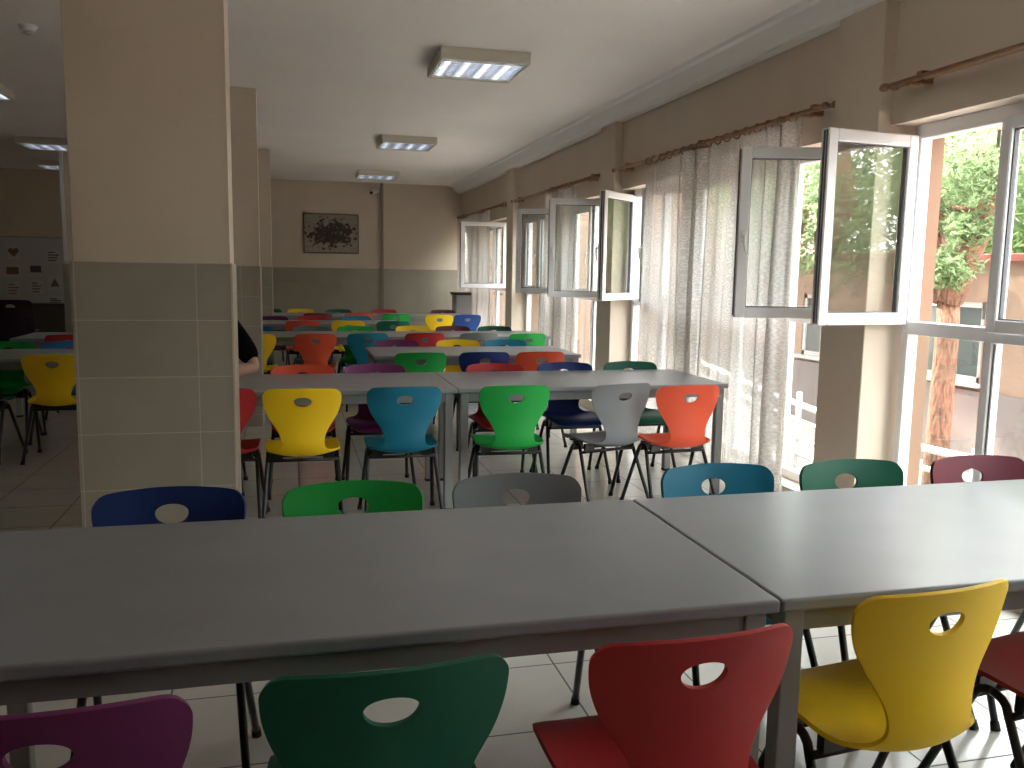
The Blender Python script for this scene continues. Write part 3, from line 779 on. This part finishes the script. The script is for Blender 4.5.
for x, z, w, h, kind, ink, lab in SH:
    q = empty('paper_sheet', (-4.45 + x, YB - .031, 1.28 + z), label=lab, cat='paper', group='papers on the notice board')
    MB().box(-w / 2, w / 2, -.004, 0, -h / 2 - .04, h / 2 + .04).build('sheet', M['paper'], q)
    p = MB()
    if kind == 'block': p.box(-w * .42, w * .42, -.006, -.004, -h * .4, h * .45)
    elif kind == 'lines':
        for k in range(4): p.box(-w * .4, w * (.1 + .1 * ((k * 7) % 4)), -.006, -.004, h * .5 - k * h * .3 - .018, h * .5 - k * h * .3)
    elif kind == 'tri': p.prism([(-w * .35, -h * .4), (w * .35, -h * .4), (0, h * .5)], 'Y', -.006, -.004)
    else: p.prism([(0, -.08), (.075, .0), (.08, .04), (.05, .065), (.015, .06), (0, .035), (-.015, .06), (-.05, .065), (-.08, .04), (-.075, 0)], 'Y', -.006, -.004)
    p.build('print', M[ink], q)
e = empty('side_cabinet', (-4.08, 15.92, 0), label='low dark cabinet under the notice board', cat='cabinet')
MB().box(-.20, .45, -.22, .22, .05, .78, .006, 1).build('body', M['cabinet'], e)
MB().box(-.21, .46, -.24, .23, .78, .81, .004, 1).build('top', M['cabinet'], e)
for s in (-.19, .13): MB().box(s, s + .31, -.235, -.22, .08, .76, .004, 1).build('door', M['cabinet'], e)
MB().box(-.18, .43, -.2, .2, 0, .05).build('plinth', M['rubber'], e)
# white trunking on the left pillar
MB().box(-2.955, -2.915, 12.87, 12.90, 1.50, ZC).build('cable_trunking', M['pvc'], label='thin white cable trunking on the edge of the dark left pillar', cat='cable trunking')

# ------------------------------------------------------------------ outside
GZ = -1.05
MB().box(3.46, 40, -25, 45, GZ - .3, GZ).build('ground_outside', M['ground'], kind='structure', label='pale courtyard ground outside the windows')
MB().box(3.3, 3.46, -8, 20, GZ, -.2).build('wall_outside', M['extmauve'], kind='structure', label='mauve plinth below the windows outside')
MB().box(3.461, 3.47, YF, YB, 2.26, 3.5).build('facade_outside', M['extpeach'], kind='structure')
for a, b in ((4.06, 4.54), (7.96, 8.44), (11.9, 12.36), (-.3, .14)):
    MB().box(3.28, 3.385, a, b, -.1, 2.26).build('pier_outside', M['extpier'], kind='structure', label='peach rendered pier outside between windows')
e = empty('building', (8.5, 5, GZ), label='low peach building with mauve plinth and red coping across the courtyard', cat='building')
BT = 1.66
b = MB()
wins = [(9.25 - 5, 10.45 - 5), (6.9 - 5, 8.1 - 5), (12.2 - 5, 13.3 - 5), (3.5 - 5, 4.7 - 5)]
wins.sort(); zs0, zs1 = .12 - GZ, 1.15 - GZ
b.box(0, .3, -17, 11.5, .02 - GZ, zs0).box(0, .3, -17, 11.5, zs1, BT - GZ)
prev = -17
for a, c in wins: b.box(0, .3, prev, a, zs0, zs1); prev = c
b.box(0, .3, prev, 11.5, zs0, zs1)
b.build('wall', M['extpeach'], e)
MB().box(-.04, .3, -17, 11.5, 0, .02 - GZ).build('plinth', M['extmauve'], e)
MB().box(-.10, .4, -17, 11.5, BT - GZ, BT - GZ + .10, .01, 1).build('coping', M['redcap'], e)
for a, c in wins:
    w = MB()
    w.box(.02, .09, a, a + .07, zs0, zs1).box(.02, .09, c - .07, c, zs0, zs1).box(.02, .09, a, c, zs0, zs0 + .07).box(.02, .09, a, c, zs1 - .07, zs1).box(.02, .09, (a + c) / 2 - .035, (a + c) / 2 + .035, zs0, zs1)
    w.box(-.10, .02, a - .06, c + .06, zs0 - .05, zs0)
    wo = w.build('window', M['whitepaint'], e)
    MB().box(.05, .06, a, c, zs0, zs1).build('pane', M['darkglass'], wo)
e = empty('apartment_building', (15, 8, GZ), label='pinkish brick building rising behind the trees', cat='building')
MB().box(0, 4, -6, 22, 0, 7.5).build('wall', M['brickfar'], e)
MB().box(-.4, 4.4, -6.4, 22.4, 7.5, 7.9).build('roof', M['redcap'], e)
for y in range(-5, 21, 3):
    for z in (1.2, 3.6, 5.6):
        w = MB().box(-.06, .01, y, y + 1.3, z, z + 1.2).build('window', M['whitepaint'], e)
        MB().box(-.08, -.06, y + .1, y + 1.2, z + .1, z + 1.1).build('pane', M['darkglass'], w)
MB().box(3.5, 9.5, 16.55, 20.5, GZ, 6.2).build('wing_outside', M['extpeach'], kind='structure', label='peach wing of the same building closing the courtyard at the far end')
e = empty('ramp_railing', (5.45, 4.5, GZ), label='white metal ramp railing outside the nearest window', cat='railing')
for k, z in enumerate((-.05, -.23, -.42, -.60)):
    MB().tube([(0, -1.5, z + .10 - GZ), (0, 1.3, z + .02 - GZ), (0, 2.3, z - .02 - GZ), (0, 4.6, z + .12 - GZ), (0, 7, z + .35 - GZ)], .035 if k == 0 else .028, 10).build('rail', M['whitepaint'], e)
for y in (-1.2, .1, 1.4, 2.7, 4.0, 5.3, 6.6):
    MB().tube([(0, y, 0), (0, y, .05 + max(0, (y - 2.3) * .07) + (.1 if y < 0 else .0) - GZ)], .03, 10).build('post', M['whitepaint'], e)

def leaves(bm, c, rx, rz, n, size, rnd):
    for _ in range(n):
        while True:
            d = Vector((rnd.uniform(-1, 1), rnd.uniform(-1, 1), rnd.uniform(-1, 1)))
            if d.length < 1: break
        d *= (.55 + .45 * rnd.random())
        p = Vector(c) + Vector((d.x * rx, d.y * rx, d.z * rz))
        for q in range(3):
            a = Vector((rnd.gauss(0, 1), rnd.gauss(0, 1), rnd.gauss(0, .7) - .2)).normalized() * size * rnd.uniform(.6, 1.3)
            s = a.cross(Vector((rnd.gauss(0, 1), rnd.gauss(0, 1), rnd.gauss(0, 1)))).normalized() * size * .16
            v = [bm.verts.new(p), bm.verts.new(p + a * .5 + s), bm.verts.new(p + a), bm.verts.new(p + a * .5 - s)]
            bm.faces.new(v)
def tree(x, y, label, limbs, blobs, tr, seed, lm='leaf', size=.07, name='pine_tree'):
    rnd = random.Random(seed); e = empty(name, (x, y, GZ), label=label, cat='tree', group='trees outside the windows')
    z0 = -.0
    t = MB(); t.tube([(0, 0, z0), (.0, .0, 1.0), (.03, .02, 2.0), (.0, .02, 2.6)], [tr * 1.2, tr, tr * .95, tr * .85], 14); t.build('trunk', M['bark'], e)
    for pts, rs in limbs: MB().tube(pts, rs, 10).build('branch', M['bark'], e)
    bm = bmesh.new()
    for c, rx, rz, n in blobs: leaves(bm, c, rx, rz, n, size, rnd)
    me = bpy.data.meshes.new('foliage'); bm.to_mesh(me); bm.free(); me.materials.append(M[lm])
    f = bpy.data.objects.new('foliage', me); COL.objects.link(f); f.parent = e
    return e
tree(6.0, 6.98, 'forked pine tree with orange bark just outside the nearest window',
     [([(0, .02, 2.3), (-.02, .22, 2.8), (.05, .35, 3.4), (.1, .6, 4.6)], [.13, .10, .09, .06]),
      ([(0, .0, 2.3), (.0, -.20, 2.75), (.05, -.42, 3.25), (.1, -.55, 4.2), (.1, -.3, 5.2)], [.13, .12, .10, .08, .05]),
      ([(.0, -.3, 3.1), (-.1, .0, 3.15), (-.2, .1, 2.9)], [.04, .025, .012]),
      ([(.05, -.45, 3.5), (-.3, -.2, 3.7), (-.5, .1, 3.6)], [.04, .025, .012])],
     [((.2, .5, 4.1), .9, .6, 400), ((-.2, -.15, 2.6), .34, .24, 450), ((-.15, -.45, 3.45), .5, .4, 800), ((-.1, -.35, 2.95), .3, .2, 300), ((-.1, .2, 3.2), .45, .4, 600), ((.0, -.9, 4.6), 1.0, .7, 240), ((.1, .9, 5.0), 1.3, .8, 320), ((.4, -1.7, 3.4), .7, .6, 200)], .11, 3)
def far_tree(x, y, lab, seed, lm, nm, zc=3.1, r=1.4, n=1500, sz=.10):
    tree(x, y, lab, [([(0, 0, 2.5), (.1, .3, 3.4), (0, .2, 4.6)], [.1, .08, .04]), ([(0, 0, 2.4), (.1, -.4, 3.0), (0, -.8, 3.6)], [.08, .05, .03])],
         [((0, 0, zc), r, .95, n), ((.1, r * .8, zc + .7), r * .8, .8, n // 2), ((.1, -r * .8, zc + .8), r * .8, .8, n // 2), ((0, 0, zc + 1.9), r * 1.3, .9, n // 2)], .12, seed, lm, sz, nm)
far_tree(7.3, 9.6, 'dense pine tree filling the open casement behind the forked trunk', 5, 'leaf', 'pine_tree', 3.0, 1.1, 2400)
far_tree(7.4, 12.4, 'bushy pine tree behind the lace curtain', 6, 'leaf', 'pine_tree', 3.2, 1.3)
far_tree(11.2, 7.6, 'leafy pale green tree behind the low building', 8, 'leaf2', 'leafy_tree', 3.5, 1.7, 800, .2)
far_tree(11.4, 12.0, 'leafy tree beyond the low building, left of the forked pine', 11, 'leaf2', 'leafy_tree', 3.4, 1.8, 800, .2)
far_tree(7.4, 3.4, 'pine tree opposite the viewer end of the window wall', 13, 'leaf', 'pine_tree', 3.0, 1.3, 800)
far_tree(7.6, -.6, 'pine tree past the near end of the window wall', 14, 'leaf', 'pine_tree', 3.0, 1.6, 900)
far_tree(11.6, -4.2, 'leafy tree behind the near end of the low building', 15, 'leaf2', 'leafy_tree', 3.4, 2.0, 900, .2)
far_tree(11.4, 3.0, 'leafy tree at the middle of the low building', 16, 'leaf2', 'leafy_tree', 3.5, 1.8, 800, .2)

# ------------------------------------------------------------------ light
w = bpy.data.worlds.new('sky'); SC.world = w; w.use_nodes = True
bg = w.node_tree.nodes['Background']; bg.inputs[0].default_value = (.97, .98, 1.0, 1); bg.inputs[1].default_value = 5.2
sl = bpy.data.lights.new('sun', 'SUN'); sl.energy = 9.0; sl.angle = R(3); sl.color = (1, .92, .80)
so = bpy.data.objects.new('sun', sl); COL.objects.link(so); so.location = (-5, -5, 12)
so.rotation_euler = Vector((.38, -.55, -.74)).to_track_quat('-Z', 'Y').to_euler()

# ------------------------------------------------------------------ camera
f_, yaw, pit, rol, H = 870., .248, .128, .016, 1.442
cy, sy = math.cos(yaw), math.sin(yaw)
Fv = Vector((sy * math.cos(pit), cy * math.cos(pit), -math.sin(pit))); Rv = Vector((cy, -sy, 0)); Uv = Rv.cross(Fv)
R2 = Rv * math.cos(rol) + Uv * math.sin(rol); U2 = -Rv * math.sin(rol) + Uv * math.cos(rol)
cam = bpy.data.cameras.new('camera'); cam.sensor_width = 36; cam.sensor_fit = 'HORIZONTAL'; cam.lens = f_ / 1024 * 36; cam.clip_start = .02; cam.clip_end = 200
co = bpy.data.objects.new('camera', cam); COL.objects.link(co)
co.matrix_world = Matrix(((R2.x, U2.x, -Fv.x, 0), (R2.y, U2.y, -Fv.y, 0), (R2.z, U2.z, -Fv.z, H), (0, 0, 0, 1)))
SC.camera = co
vs = SC.view_settings; vs.view_transform = 'Standard'; vs.look = 'None'; vs.gamma = 1; vs.use_curve_mapping = False; vs.exposure = 1.95
SC.cycles.use_denoising = True; SC.cycles.max_bounces = 10; SC.cycles.diffuse_bounces = 6; SC.cycles.glossy_bounces = 4; SC.cycles.transparent_max_bounces = 24
SC.cycles.sample_clamp_indirect = 6; SC.cycles.caustics_reflective = False; SC.cycles.caustics_refractive = False
